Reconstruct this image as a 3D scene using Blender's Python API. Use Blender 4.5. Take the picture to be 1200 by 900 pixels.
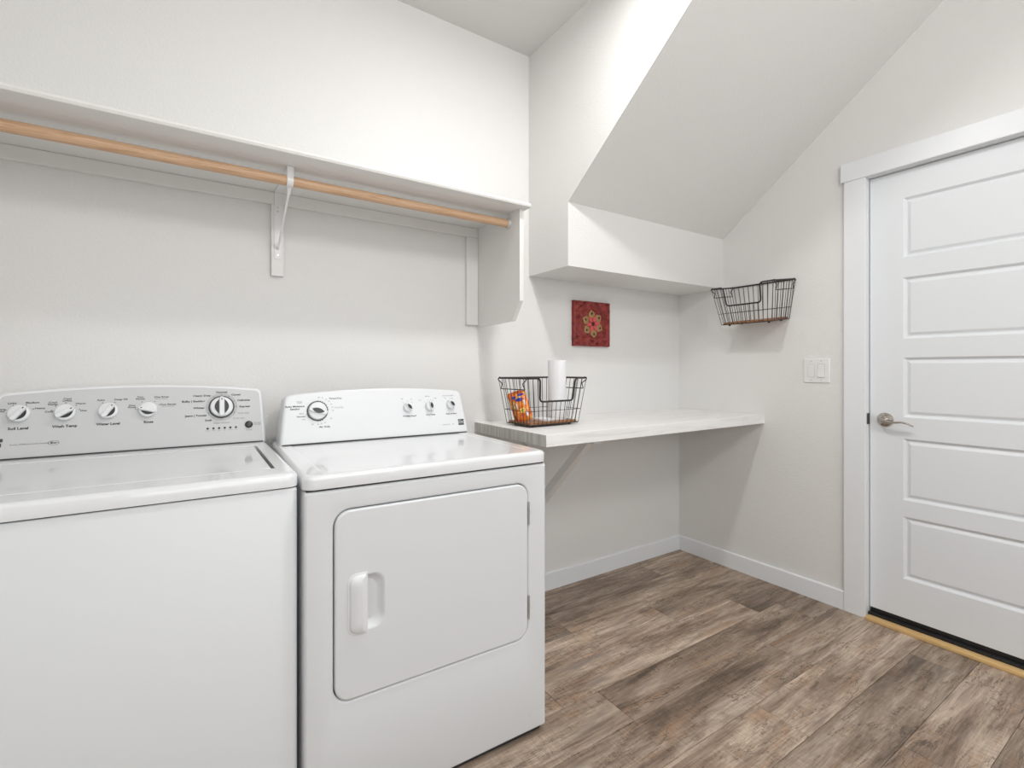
import bpy, bmesh, math, random
from mathutils import Vector, Matrix, noise
random.seed(7)
for o in list(bpy.data.objects): bpy.data.objects.remove(o)
S = bpy.context.scene
C = S.collection
PI = math.pi
rad = math.radians

# ------------------------------------------------------------------ camera
CAM_Z = 1.180
cd = bpy.data.cameras.new('camera'); cam = bpy.data.objects.new('camera', cd); C.objects.link(cam)
cam.location = (0, 0, CAM_Z)
cam.rotation_euler = (PI/2, 0, rad(56.714 - 90))
cd.sensor_width = 36; cd.lens = 36*570.275/1200
cd.shift_y = -17.35/1200
cd.clip_start = .02
S.camera = cam

# ------------------------------------------------------------------ world, lights, exposure
w = bpy.data.worlds.new('world'); S.world = w; w.use_nodes = True
w.node_tree.nodes['Background'].inputs[0].default_value = (.93, .97, 1, 1)
w.node_tree.nodes['Background'].inputs[1].default_value = 0.45
S.view_settings.view_transform = 'Standard'
try: S.view_settings.look = 'None'
except Exception: pass
S.view_settings.gamma = 1; S.view_settings.use_curve_mapping = False
S.view_settings.exposure = 0.41

LX, LY, LZ = 1.03, .97, 2.755
ld = bpy.data.lights.new('overhead_light', 'AREA'); ld.shape = 'DISK'; ld.size = .13; ld.energy = 11.2; ld.color = (1, .99, .975)
lo = bpy.data.objects.new('overhead_light', ld); C.objects.link(lo); lo.location = (LX, LY, LZ)
# added fill lamp set in the wide opening behind the camera
ad = bpy.data.lights.new('rear_fill_light', 'AREA'); ad.shape = 'RECTANGLE'; ad.size = 2.4; ad.size_y = 1.0; ad.energy = 17; ad.color = (.96, .98, 1)
ao = bpy.data.objects.new('rear_fill_light', ad); C.objects.link(ao); ao.location = (.8, -2.35, 1.82); ao.rotation_euler = (rad(90), 0, 0)

# added soft fill lamp behind the camera, with no fixture of its own
fill_lamp = bpy.data.lights.new('overhead_light', 'POINT'); fill_lamp.shadow_soft_size = .25; fill_lamp.energy = 38; fill_lamp.color = (1, .99, .975)
fill_lamp_obj = bpy.data.objects.new('overhead_light', fill_lamp); C.objects.link(fill_lamp_obj); fill_lamp_obj.location = (.85, -.7, 2.6)

# ------------------------------------------------------------------ measured room
XD, YB, ZC = 2.679, 2.076, 2.811        # door wall, back wall, ceiling
XL, YF = -.95, -2.2                     # left wall, wall behind the camera
X1, Y1, ZB, ZS = 1.468, 1.758, 1.6646, 1.963   # stair bulkhead
YT = .651                               # where the stair slope meets the ceiling

# ------------------------------------------------------------------ helpers
def link(o, parent=None):
    C.objects.link(o)
    if parent is not None: o.parent = parent
    return o
def obj(name, bm, mat, parent=None, smooth=True, ang=35):
    me = bpy.data.meshes.new(name)
    bmesh.ops.recalc_face_normals(bm, faces=bm.faces)
    bm.to_mesh(me); bm.free()
    if smooth and len(me.polygons):
        me.polygons.foreach_set('use_smooth', [True]*len(me.polygons))
        try: me.set_sharp_from_angle(angle=rad(ang))
        except Exception: pass
    if mat: me.materials.append(mat)
    return link(bpy.data.objects.new(name, me), parent)
def tag(o, label, cat, group=None):
    o['label'] = label; o['category'] = cat
    if group: o['group'] = group
    return o
def struct(o, label=None, cat=None):
    o['kind'] = 'structure'
    if label: o['label'] = label
    if cat: o['category'] = cat
    return o
def thing(name, loc, label, cat, rz=0, group=None):
    o = bpy.data.objects.new(name, None); C.objects.link(o)
    o.empty_display_size = .1
    o.location = loc; o.rotation_euler = (0, 0, rz)
    return tag(o, label, cat, group)
def box(bm, x0, x1, y0, y1, z0, z1, bev=0, seg=2):
    r = bmesh.ops.create_cube(bm, size=1)
    vs = r['verts']
    for v in vs:
        v.co = Vector((x0+(v.co.x+.5)*(x1-x0), y0+(v.co.y+.5)*(y1-y0), z0+(v.co.z+.5)*(z1-z0)))
    if bev > 0:
        es = list({e for v in vs for e in v.link_edges})
        bmesh.ops.bevel(bm, geom=es, offset=bev, segments=seg, profile=.5, affect='EDGES', clamp_overlap=True)
    return bm
def B(*a, **k): return box(bmesh.new(), *a, **k)
def loft(bm, rings, cap0=True, cap1=True, closed=True):
    vr = [[bm.verts.new(p) for p in r] for r in rings]
    n = len(vr[0])
    for a, b in zip(vr, vr[1:]):
        for i in range(n if closed else n-1):
            j = (i+1) % n
            bm.faces.new((a[i], a[j], b[j], b[i]))
    if cap0: bm.faces.new(vr[0])
    if cap1: bm.faces.new(vr[-1])
    return bm
def rrect(x0, x1, y0, y1, r, n=6):
    r = max(min(r, (x1-x0)/2-1e-5, (y1-y0)/2-1e-5), 1e-4)
    pts = []
    for cx, cy, a0 in ((x1-r, y1-r, 0), (x0+r, y1-r, 90), (x0+r, y0+r, 180), (x1-r, y0+r, 270)):
        for i in range(n+1):
            a = rad(a0+90*i/n); pts.append((cx+r*math.cos(a), cy+r*math.sin(a)))
    return pts
def circ(r, n=24, cx=0, cy=0): return [(cx+r*math.cos(2*PI*i/n), cy+r*math.sin(2*PI*i/n)) for i in range(n)]
def prism(bm, pts, f0, f1):
    """pts in 2D; f0/f1 map (a,b) to 3D for the two end rings"""
    return loft(bm, [[f0(a, b) for a, b in pts], [f1(a, b) for a, b in pts]])
def tube(bm, pts, r, n=6, closed=False):
    pts = [Vector(p) for p in pts]
    m = len(pts); rings = []
    t0 = (pts[1]-pts[0]).normalized()
    up = Vector((0, 0, 1)) if abs(t0.z) < .9 else Vector((1, 0, 0))
    nrm = t0.cross(up).normalized()
    for i, p in enumerate(pts):
        if closed: t = (pts[(i+1) % m]-pts[i-1]).normalized()
        elif i == 0: t = t0
        elif i == m-1: t = (pts[-1]-pts[-2]).normalized()
        else: t = ((pts[i+1]-p).normalized()+(p-pts[i-1]).normalized()).normalized()
        nrm = (nrm-t*nrm.dot(t)).normalized(); bn = t.cross(nrm)
        rings.append([p+(nrm*math.cos(2*PI*k/n)+bn*math.sin(2*PI*k/n))*r for k in range(n)])
    if closed: rings.append(rings[0]); return loft(bm, rings, False, False)
    return loft(bm, rings)
def fillet(pts, r, n=4):
    """round the inner corners of a 3D polyline"""
    pts = [Vector(p) for p in pts]; out = [pts[0]]
    for a, b, c in zip(pts, pts[1:], pts[2:]):
        ra = min(r, (a-b).length*.49, (c-b).length*.49)
        p, q = b+(a-b).normalized()*ra, b+(c-b).normalized()*ra
        for i in range(n+1):
            t = i/n; out.append(p*(1-t)**2+b*2*t*(1-t)+q*t*t)
    out.append(pts[-1]); return out

# ------------------------------------------------------------------ materials
def mat(name, col, rough=.5, metal=0, coat=0, spec=.5):
    m = bpy.data.materials.new(name); m.use_nodes = True
    b = m.node_tree.nodes['Principled BSDF']
    b.inputs['Base Color'].default_value = (*col, 1); b.inputs['Roughness'].default_value = rough
    b.inputs['Metallic'].default_value = metal; b.inputs['Coat Weight'].default_value = coat
    b.inputs['Coat Roughness'].default_value = .06
    b.inputs['Specular IOR Level'].default_value = spec
    return m
def nd(m, t, **k):
    n = m.node_tree.nodes.new(t)
    for a, v in k.items():
        if a in n.inputs: n.inputs[a].default_value = v
        else: setattr(n, a, v)
    return n
def lk(m, a, b): m.node_tree.links.new(a, b)
def bsdf(m): return m.node_tree.nodes['Principled BSDF']
def coords(m, scale=(1, 1, 1), kind='Object'):
    tc = nd(m, 'ShaderNodeTexCoord'); mp = nd(m, 'ShaderNodeMapping'); mp.inputs['Scale'].default_value = scale
    lk(m, tc.outputs[kind], mp.inputs['Vector']); return mp.outputs['Vector']
def bump(m, vec, scale, strength, dist=.001, detail=3):
    n = nd(m, 'ShaderNodeTexNoise'); n.inputs['Scale'].default_value = scale; n.inputs['Detail'].default_value = detail
    lk(m, vec, n.inputs['Vector'])
    b = nd(m, 'ShaderNodeBump'); b.inputs['Strength'].default_value = strength; b.inputs['Distance'].default_value = dist
    lk(m, n.outputs['Fac'], b.inputs['Height']); lk(m, b.outputs['Normal'], bsdf(m).inputs['Normal'])
    return n
def ramp(m, fac, stops):
    r = nd(m, 'ShaderNodeValToRGB'); e = r.color_ramp.elements
    e[0].position, e[0].color = stops[0][0], (*stops[0][1], 1); e[1].position, e[1].color = stops[-1][0], (*stops[-1][1], 1)
    for p, c in stops[1:-1]: x = e.new(p); x.color = (*c, 1)
    lk(m, fac, r.inputs['Fac']); return r.outputs['Color']
def mix(m, fac, a, b, mode='MIX'):
    n = nd(m, 'ShaderNodeMix', data_type='RGBA', blend_type=mode)
    for s, v in ((0, fac), (6, a), (7, b)):
        if hasattr(v, 'is_linked') or hasattr(v, 'links'): lk(m, v, n.inputs[s])
        elif s == 0: n.inputs[0].default_value = v
        else: n.inputs[s].default_value = (*v, 1)
    return n.outputs[2]

M_WALL = mat('wall_paint', (.785, .78, .765), .55, spec=.35)
bump(M_WALL, coords(M_WALL), 120, .55, .0022, 3)
M_CEIL = mat('ceiling_paint', (.735, .735, .722), .8, spec=.2)
bump(M_CEIL, coords(M_CEIL), 120, .4, .0015, 3)
M_TRIM = mat('white_trim_paint', (.83, .85, .87), .35)
bump(M_TRIM, coords(M_TRIM, (1, 1, .15)), 60, .08, .0005)
M_SHELF = mat('shelf_paint', (.80, .79, .77), .4)
M_DOOR = mat('door_paint', (.795, .82, .845), .4)
bump(M_DOOR, coords(M_DOOR), 220, .06, .0004)
M_ENAMEL = mat('white_enamel', (.745, .765, .785), .45, spec=.4)
M_TOP = mat('glossy_white_enamel', (.80, .815, .835), .22, coat=.8)
M_PLAST = mat('white_plastic', (.79, .805, .82), .35)
M_FACE = mat('silver_grey_panel', (.60, .605, .61), .42)
M_DIAL = mat('pale_grey_dial_surround', (.50, .505, .51), .45)
M_DARK = mat('dark_gap', (.03, .03, .032), .6)
M_INK = mat('dark_grey_ink', (.07, .07, .075), .6)
M_INK2 = mat('light_grey_ink', (.30, .30, .31), .6)
M_INS = mat('black_knob_insert', (.025, .025, .028), .35)
M_METAL = mat('brushed_steel', (.62, .62, .62), .35, 1)
M_NICKEL = mat('satin_nickel', (.50, .46, .42), .16, 1)
M_WIRE = mat('blackened_wire', (.035, .032, .03), .45, .4)
M_RUBBER = mat('black_rubber', (.012, .012, .013), .5)
M_PAPER = mat('paper_towel', (.84, .84, .85), .9, spec=.1)
bump(M_PAPER, coords(M_PAPER), 300, .3, .001)
M_WHITE = mat('bright_white_plastic', (.82, .82, .82), .3)

def wood(name, stops, scale, rough=.5, ns=6, strength=.15):
    m = mat(name, stops[0][1], rough)
    v = coords(m, scale)
    oi = nd(m, 'ShaderNodeObjectInfo')
    ad_ = nd(m, 'ShaderNodeVectorMath', operation='ADD'); lk(m, v, ad_.inputs[0]); 
    mu = nd(m, 'ShaderNodeMath', operation='MULTIPLY'); mu.inputs[1].default_value = 40; lk(m, oi.outputs['Random'], mu.inputs[0])
    lk(m, mu.outputs[0], ad_.inputs[1])
    n = nd(m, 'ShaderNodeTexNoise'); n.inputs['Scale'].default_value = ns; n.inputs['Detail'].default_value = 8; n.inputs['Roughness'].default_value = .62; n.inputs['Distortion'].default_value = .5
    lk(m, ad_.outputs[0], n.inputs['Vector'])
    c = ramp(m, n.outputs['Fac'], stops); lk(m, c, bsdf(m).inputs['Base Color'])
    b = nd(m, 'ShaderNodeBump'); b.inputs['Strength'].default_value = strength; b.inputs['Distance'].default_value = .001
    lk(m, n.outputs['Fac'], b.inputs['Height']); lk(m, b.outputs['Normal'], bsdf(m).inputs['Normal'])
    return m
M_ROD = wood('fir_dowel', [(.3, (.46, .26, .14)), (.5, (.64, .41, .25)), (.7, (.74, .52, .34))], (2, 60, 60), .45)
M_PINE = wood('pine_threshold', [(.3, (.62, .38, .15)), (.7, (.78, .54, .25))], (40, 2, 40), .5)
M_BASE = wood('basket_board_wood', [(.3, (.10, .04, .02)), (.5, (.33, .15, .07)), (.7, (.52, .28, .13))], (4, 50, 50), .5)

def counter_mat():
    m = mat('pale_driftwood_laminate', (.66, .645, .62), .38)
    v = coords(m, (1.2, 14, 14))
    n = nd(m, 'ShaderNodeTexNoise'); n.inputs['Scale'].default_value = 2.2; n.inputs['Detail'].default_value = 9; n.inputs['Roughness'].default_value = .65; n.inputs['Distortion'].default_value = .8
    lk(m, v, n.inputs['Vector'])
    c = ramp(m, n.outputs['Fac'], [(.28, (.74, .725, .705)), (.40, (.84, .835, .825)), (.52, (.90, .897, .89)), (.75, (.92, .918, .91))])
    lk(m, c, bsdf(m).inputs['Base Color']); return m
M_COUNTER = counter_mat()
def edge_mat():
    m = mat('laminate_edge_band', (.5, .48, .45), .45)
    v = coords(m, (10, 30, 1.0))
    n = nd(m, 'ShaderNodeTexNoise'); n.inputs['Scale'].default_value = 3; n.inputs['Detail'].default_value = 6; lk(m, v, n.inputs['Vector'])
    c = ramp(m, n.outputs['Fac'], [(.3, (.48, .455, .42)), (.7, (.70, .68, .65))]); lk(m, c, bsdf(m).inputs['Base Color']); return m  # vertical grain; the darker tone paints in the shade on this end
M_EDGE = edge_mat()

def plank_mat():
    m = mat('weathered_oak_plank', (.24, .17, .12), .5, spec=.35)
    tc = nd(m, 'ShaderNodeTexCoord'); oi = nd(m, 'ShaderNodeObjectInfo')
    cmb = nd(m, 'ShaderNodeCombineXYZ')
    for i, k in enumerate((31.7, 57.3, 91.1)):
        mu = nd(m, 'ShaderNodeMath', operation='MULTIPLY'); mu.inputs[1].default_value = k; lk(m, oi.outputs['Random'], mu.inputs[0]); lk(m, mu.outputs[0], cmb.inputs[i])
    ad_ = nd(m, 'ShaderNodeVectorMath', operation='ADD'); lk(m, tc.outputs['Object'], ad_.inputs[0]); lk(m, cmb.outputs[0], ad_.inputs[1])
    def noi(scl, s, det, rgh=.6, dist=0):
        mp = nd(m, 'ShaderNodeMapping'); mp.inputs['Scale'].default_value = scl; lk(m, ad_.outputs[0], mp.inputs['Vector'])
        n = nd(m, 'ShaderNodeTexNoise'); n.inputs['Scale'].default_value = s; n.inputs['Detail'].default_value = det; n.inputs['Roughness'].default_value = rgh; n.inputs['Distortion'].default_value = dist
        lk(m, mp.outputs[0], n.inputs['Vector']); return n.outputs['Fac']
    big = noi((.9, 6.0, 1), 2.0, 9, .70, .5)
    grain = noi((1.3, 26, 1), 4.2, 10, .75, .5)
    fine = noi((4, 120, 1), 4, 4, .6, .2)
    saw = noi((75, 7, 1), 2.2, 3, .6, .1)
    patch = noi((1.6, 7, 1), 2.3, 3, .5, .6)
    c = ramp(m, big, [(.32, (.145, .102, .075)), (.43, (.28, .205, .155)), (.53, (.42, .325, .252)), (.65, (.60, .485, .39))])
    g = ramp(m, grain, [(.30, (.50, .48, .46)), (.47, (.90, .90, .90)), (.62, (1.10, 1.10, 1.09)), (.75, (1.32, 1.30, 1.26))])
    c = mix(m, 1.0, c, g, 'MULTIPLY')
    f = ramp(m, fine, [(.35, (.78, .78, .78)), (.65, (1.18, 1.18, 1.18))]); c = mix(m, .55, c, f, 'MULTIPLY')
    sw = ramp(m, saw, [(.40, (.80, .79, .78)), (.62, (1.16, 1.16, 1.16))]); sg = ramp(m, patch, [(.42, (.1, .1, .1)), (.58, (.75, .75, .75))]); c = mix(m, sg, c, sw, 'MULTIPLY')
    pf = ramp(m, patch, [(.56, (0, 0, 0)), (.68, (1, 1, 1))]); c = mix(m, mulf(m, pf, .42), c, (.40, .24, .14))
    pg = ramp(m, patch, [(.26, (1, 1, 1)), (.38, (0, 0, 0))]); c = mix(m, mulf(m, pg, .45), c, (.20, .18, .175))
    # dark cracks along the grain: thin iso-lines of a stretched noise
    cr = noi((1.0, 7.5, 1), 1.7, 6, .7, 1.2)
    a = nd(m, 'ShaderNodeMath', operation='SUBTRACT'); a.inputs[1].default_value = .5; lk(m, cr, a.inputs[0])
    ab = nd(m, 'ShaderNodeMath', operation='ABSOLUTE'); lk(m, a.outputs[0], ab.inputs[0])
    crm = ramp(m, ab.outputs[0], [(.0, (1, 1, 1)), (.013, (0, 0, 0))])
    gate = ramp(m, patch, [(.44, (0, 0, 0)), (.52, (1, 1, 1))])
    cg = nd(m, 'ShaderNodeMath', operation='MULTIPLY'); lk(m, crm, cg.inputs[0]); lk(m, gate, cg.inputs[1])
    c = mix(m, mulf(m, cg.outputs[0], .85), c, (.045, .032, .025))
    hs = nd(m, 'ShaderNodeHueSaturation'); mr = nd(m, 'ShaderNodeMapRange'); mr.inputs[3].default_value = .76; mr.inputs[4].default_value = 1.26
    wn = nd(m, 'ShaderNodeTexWhiteNoise', noise_dimensions='1D'); lk(m, oi.outputs['Random'], wn.inputs['W'])
    lk(m, wn.outputs['Value'], mr.inputs[0]); lk(m, mr.outputs[0], hs.inputs['Value']); lk(m, c, hs.inputs['Color'])
    lk(m, hs.outputs[0], bsdf(m).inputs['Base Color'])
    b = nd(m, 'ShaderNodeBump'); b.inputs['Strength'].default_value = .25; b.inputs['Distance'].default_value = .0012
    lk(m, grain, b.inputs['Height']); lk(m, b.outputs['Normal'], bsdf(m).inputs['Normal'])
    return m
def mulf(m, s, k):
    n = nd(m, 'ShaderNodeMath', operation='MULTIPLY'); n.inputs[1].default_value = k; lk(m, s, n.inputs[0]); return n.outputs[0]
M_PLANK = plank_mat()

# ------------------------------------------------------------------ structure
DY0, DY1 = .192, 1.006                   # door slab edges along y
floor = struct(obj('floor', B(XL-.1, XD+.2, YF-.1, YB+.1, -.12, -.006), M_DARK))
ROW = .178; y0 = .783
starts = {-1: 2.487, 0: 1.657, 1: 2.068, 2: 1.24, 3: 2.30, 4: 1.90, 5: 1.42, 6: 2.25, -2: 1.86, -3: 1.05, -4: 1.6}
def plank(x0, x1, ya, yb):
    bm = B(-(x1-x0)/2, (x1-x0)/2, -(yb-ya)/2, (yb-ya)/2, -.006, 0)
    top = [e for e in bm.edges if all(v.co.z > -.001 for v in e.verts)]
    bmesh.ops.bevel(bm, geom=top, offset=.0009, segments=1, affect='EDGES')
    o = obj('plank', bm, M_PLANK, floor, smooth=False); o.location = ((x0+x1)/2, (ya+yb)/2, 0)
k = -17
while True:
    ya = y0+k*ROW; yb = min(ya+ROW, YB)
    if ya >= YB-.01: break
    j = starts.get(k, XL+random.random()*1.22)
    while j > XL+.05: j -= 1.22
    while j < XD:
        a, b = max(j, XL), min(j+1.22, XD+(.0))
        if b-a > .02: plank(a+.0007, b-.0007, max(ya, YF)+.0007, yb-.0007)
        j += 1.22
    k += 1
T = .12
struct(obj('wall_back', B(XL-T, XD+T, YB, YB+T, 0, ZC), M_WALL))
struct(obj('wall_left', B(XL-T, XL, YF, YB, 0, ZC), M_WALL))
# door wall with its opening
OY0, OY1, OZ = DY0-.022, DY1+.012, 2.098
bm = bmesh.new()
box(bm, XD, XD+T, OY1, YB, 0, ZC); box(bm, XD, XD+T, YF, OY0, 0, ZC); box(bm, XD, XD+T, OY0, OY1, OZ, ZC)
struct(obj('wall_right', bm, M_WALL))
bm = bmesh.new()
box(bm, XL-T, -.5, YF-T, YF, 0, ZC); box(bm, 2.1, XD+T, YF-T, YF, 0, ZC); box(bm, -.5, 2.1, YF-T, YF, 2.35, ZC)  # wide opening added in this unseen wall to let fill light in
struct(obj('wall_front', bm, M_WALL))
struct(obj('ceiling', B(XL-T, XD+T, YF-T, YB+T, ZC, ZC+.1), M_CEIL))
prof = [(YB, ZB), (Y1, ZB), (Y1, ZS), (YT, ZC), (YB, ZC)]
bm = bmesh.new(); prism(bm, prof, lambda y, z: (X1, y, z), lambda y, z: (XD, y, z))
struct(obj('wall_bulkhead', bm, M_WALL, smooth=False), 'boxed underside of a staircase, sloping up from a low ledge over the counter', 'bulkhead')

BBH, BBT = .0915, .014
def baseboard(name, x0, x1, y0, y1):
    bm = B(x0, x1, y0, y1, 0, BBH)
    struct(obj(name, bm, M_TRIM))
bm = bmesh.new()
loft(bm, [[(x, YB-BBT, 0), (x, YB-BBT, BBH-.004), (x, YB-BBT+.004, BBH), (x, YB, BBH), (x, YB, 0)] for x in (XL, XD-BBT)])
struct(obj('baseboard_back', bm, M_TRIM, smooth=False))
bm = bmesh.new()
for ya, yb in ((1.099, YB), (YF, DY0-.112)):
    loft(bm, [[(XD-BBT, y, 0), (XD-BBT, y, BBH-.004), (XD-BBT+.004, y, BBH), (XD, y, BBH), (XD, y, 0)] for y in (ya, yb)])
struct(obj('baseboard_right', bm, M_TRIM, smooth=False))

# casing round the door
CX = XD-.018
struct(obj('trim_1', B(CX, XD, 1.008, 1.099, 0, 2.09, bev=.0015, seg=1), M_TRIM), 'flat white casing board left of the door', 'door casing')
struct(obj('trim_2', B(CX-.004, XD, DY0-.13, 1.112, 2.09, 2.181, bev=.0015, seg=1), M_TRIM), 'flat white head casing above the door', 'door casing')
struct(obj('trim_3', B(CX, XD, DY0-.102, DY0-.012, 0, 2.09, bev=.0015, seg=1), M_TRIM), 'flat white casing board on the hinge side of the door', 'door casing')
bm = bmesh.new()
box(bm, XD-.002, XD+T, DY1+.0035, 1.0135, .0, 2.0885); box(bm, XD-.002, XD+T, DY0-.016, DY0-.0035, 0, 2.0885); box(bm, XD-.002, XD+T, DY0-.0035, DY1+.0035, 2.0885, 2.098)
jamb = struct(obj('trim_4', bm, M_TRIM), 'white door jamb', 'door jamb')
obj('strike_plate', B(XD+.004, XD+.030, DY1+.0022, DY1+.004, .918, .970, bev=.0004, seg=1), M_INS, jamb)
thr = struct(obj('trim_5', B(XD-.030, XD+.012, DY0-.004, 1.006, .0, .016, bev=.003), M_PINE), 'bare pine threshold strip under the door', 'threshold')
struct(obj('trim_6', B(XD+.0125, XD+.1, DY0-.003, DY1+.003, .0, .026, bev=.003), M_RUBBER), 'black sill behind the pine strip', 'threshold')

# ------------------------------------------------------------------ door
FX = XD+.030      # door face
def door():
    tops = [1.9607, 1.5978, 1.2333, .8638, .5098]; bots = [1.6884, 1.3189, .961, .5837, .2259]
    pyL, pyR = .876, DY0+.13
    bm = bmesh.new()
    # face made of stiles and rails, one welded slab with openings
    ys = [DY0, pyR, pyL, DY1]; zs = [.048] + sorted(tops+bots) + [2.0855]
    V = {}
    for i, y in enumerate(ys):
        for j, z in enumerate(zs): V[i, j] = bm.verts.new((FX, y, z))
    for i in range(3):
        for j in range(len(zs)-1):
            if i == 1 and j % 2 == 1: continue
            bm.faces.new((V[i, j], V[i+1, j], V[i+1, j+1], V[i, j+1]))
    back = bmesh.ops.extrude_face_region(bm, geom=bm.faces[:])
    for v in [g for g in back['geom'] if isinstance(g, bmesh.types.BMVert)]: v.co.x += .040
    d = struct(obj('door_1', bm, M_DOOR, smooth=False), 'white five panel door with a satin nickel lever', 'door')
    for t, b in zip(tops, bots):
        bm = bmesh.new()
        def rg(ins, x): return [(x, pyR+ins, b+ins), (x, pyL-ins, b+ins), (x, pyL-ins, t-ins), (x, pyR+ins, t-ins)]
        loft(bm, [rg(-.003, FX+.030), rg(0, FX+.0005), rg(.004, FX+.004), rg(.010, FX+.011), rg(.015, FX+.011), rg(.026, FX+.0045), rg(.029, FX+.004)])
        obj('panel', bm, M_DOOR, d, smooth=False)
    obj('door_sweep', B(FX+.004, FX+.036, DY0+.002, DY1-.002, .028, .0478), M_RUBBER, d)
    # lever handle
    hy, hz = .944, .944
    bm = bmesh.new()
    rr = [(.0, .0325), (.004, .0325), (.008, .030), (.011, .022), (.013, .014), (.045, .0115)]
    loft(bm, [[(FX-x, hy+a, hz+b) for a, b in circ(r, 28)] for x, r in rr])
    h = obj('door_handle', bm, M_NICKEL, d)
    bm = bmesh.new()
    path = [(FX-.040, hy+.008, hz+.001), (FX-.046, hy-.006, hz-.001), (FX-.048, hy-.03, hz-.008), (FX-.050, hy-.055, hz-.006), (FX-.050, hy-.078, hz-.003), (FX-.046, hy-.1, hz-.009), (FX-.040, hy-.117, hz-.018)]
    rw = [.0105, .011, .009, .008, .008, .0075, .005]; rh = [.011, .011, .0065, .005, .0045, .004, .003]
    rings = []
    for p, a, b in zip(path, rw, rh):
        rings.append([(p[0]+a*math.cos(2*PI*i/14), p[1], p[2]+b*math.sin(2*PI*i/14)) for i in range(14)])
    loft(bm, rings); obj('lever', bm, M_NICKEL, h, ang=60)
    bm = bmesh.new(); loft(bm, [[(FX-x, hy+a+.0, hz+b) for a, b in circ(r, 12)] for x, r in ((.040, .004), (.0525, .004))]); obj('lock_button', bm, M_METAL, h)
    return d
door()

# ------------------------------------------------------------------ closet shelf, rod and bracket
SHZ = 1.858; SHY = 1.661
t = thing('closet_shelf', (0, YB, SHZ), 'long white painted shelf above the washer and dryer, with a clipped end board', 'shelf')
def rel(bm, o): bmesh.ops.translate(bm, verts=bm.verts, vec=-Vector(o.location)); return bm
bm = bmesh.new()
prof = [(YB, SHZ), (YB, SHZ+.019), (SHY+.008, SHZ+.019), (SHY+.003, SHZ+.0165), (SHY, SHZ+.0095), (SHY+.003, SHZ+.0025), (SHY+.008, SHZ)]
loft(bm, [[(x, y, z) for y, z in prof] for x in (XL, 1.187)])
obj('shelf_board', rel(bm, t), M_SHELF, t)
obj('wall_cleat', rel(B(XL, 1.154, YB-.019, YB, SHZ-.045, SHZ-.0005, bev=.0012, seg=1), t), M_SHELF, t)
obj('end_cleat', rel(B(1.093, 1.1538, YB-.0195, YB, 1.392, SHZ-.0455, bev=.0012, seg=1), t), M_SHELF, t)
bm = bmesh.new()
pp = [(YB, SHZ-.0005), (1.699, SHZ-.0005), (1.699, 1.470), (1.758, 1.389), (YB, 1.384)]
loft(bm, [[(x, y, z) for y, z in pp] for x in (1.1543, 1.1733)])
obj('end_panel', rel(bm, t), M_SHELF, t, smooth=False)
RY, RZ, RR = 1.782, 1.8137, .0168
t = thing('hanging_rod', (1.154, RY, RZ), 'round natural wood hanging rod under the white shelf', 'rod')
bm = bmesh.new(); loft(bm, [[(x, RY+a, RZ+b) for a, b in circ(RR, 24)] for x in (XL, 1.150)])
bm2 = rel(bm, t); obj('dowel', bm2, M_ROD, t)
bm = bmesh.new(); loft(bm, [[(x, RY+a, RZ+b) for a, b in circ(r, 28)] for x, r in ((1.1542, .023), (1.150, .023), (1.146, .0205), (1.140, .0195), (1.140, .017))])
obj('end_socket', rel(bm, t), mat('socket_plastic', (.55, .53, .50), .35), t)
t = thing('shelf_bracket', (.273, YB, SHZ), 'white metal shelf and rod bracket screwed to a short board under the shelf', 'bracket')
obj('backing_board', rel(B(.2515, .2945, YB-.0195, YB, 1.5385, SHZ-.0455, bev=.0012, seg=1), t), M_SHELF, t)
bm = bmesh.new()
prism(bm, rrect(.2625, .2845, 1.603, SHZ-.001, .004), lambda x, z: (x, YB-.0195, z), lambda x, z: (x, YB-.0225, z))
obj('wall_flange', rel(bm, t), M_WHITE, t)
obj('arm', rel(B(.2625, .2845, 1.762, YB-.0225, SHZ-.004, SHZ-.0008), t), M_WHITE, t)
bm = bmesh.new()
def strip(bm, path, x0, x1, th):
    """flat bar following a path in the y-z plane"""
    ps = [Vector((0, a, b)) for a, b in path]; rings = []
    for i, p in enumerate(ps):
        a = ps[max(i-1, 0)]; b = ps[min(i+1, len(ps)-1)]; tt = (b-a).normalized(); nn = Vector((0, -tt.z, tt.y))*th/2
        rings.append([(x0, *(p-nn).yz), (x1, *(p-nn).yz), (x1, *(p+nn).yz), (x0, *(p+nn).yz)])
    return loft(bm, rings)
hk = [(1.762, SHZ-.003)] + [(RY+(RR+.002)*math.cos(a), RZ+(RR+.002)*math.sin(a)) for a in [rad(150+i*15) for i in range(10)]]
strip(bm, hk, .2635, .2835, .0028)
obj('rod_hook', rel(bm, t), M_WHITE, t)
bm = bmesh.new()
loft(bm, [[(.2735+a, RY+.004, RZ-RR-.0045+b) for a, b in ((-.006, -.0025), (.006, -.0025), (.006, .0025), (-.006, .0025))],
          [(.2735+a, RY+.03, RZ-RR-.024+b) for a, b in ((-.0035, -.003), (.0035, -.003), (.0035, .003), (-.0035, .003))],
          [(.2735+a, YB-.024, 1.640+b) for a, b in ((-.0035, -.003), (.0035, -.003), (.0035, .003), (-.0035, .003))]])
obj('brace', rel(bm, t), M_WHITE, t)
for x, z in ((.2735, 1.617), (.2735, 1.785), (.2735, 1.800)):
    bm = bmesh.new(); loft(bm, [[(x+a, yy, z+b) for a, b in circ(r, 12)] for yy, r in ((YB-.0226, .0036), (YB-.0238, .003))]); obj('screw', rel(bm, t), M_METAL, t)

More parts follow.
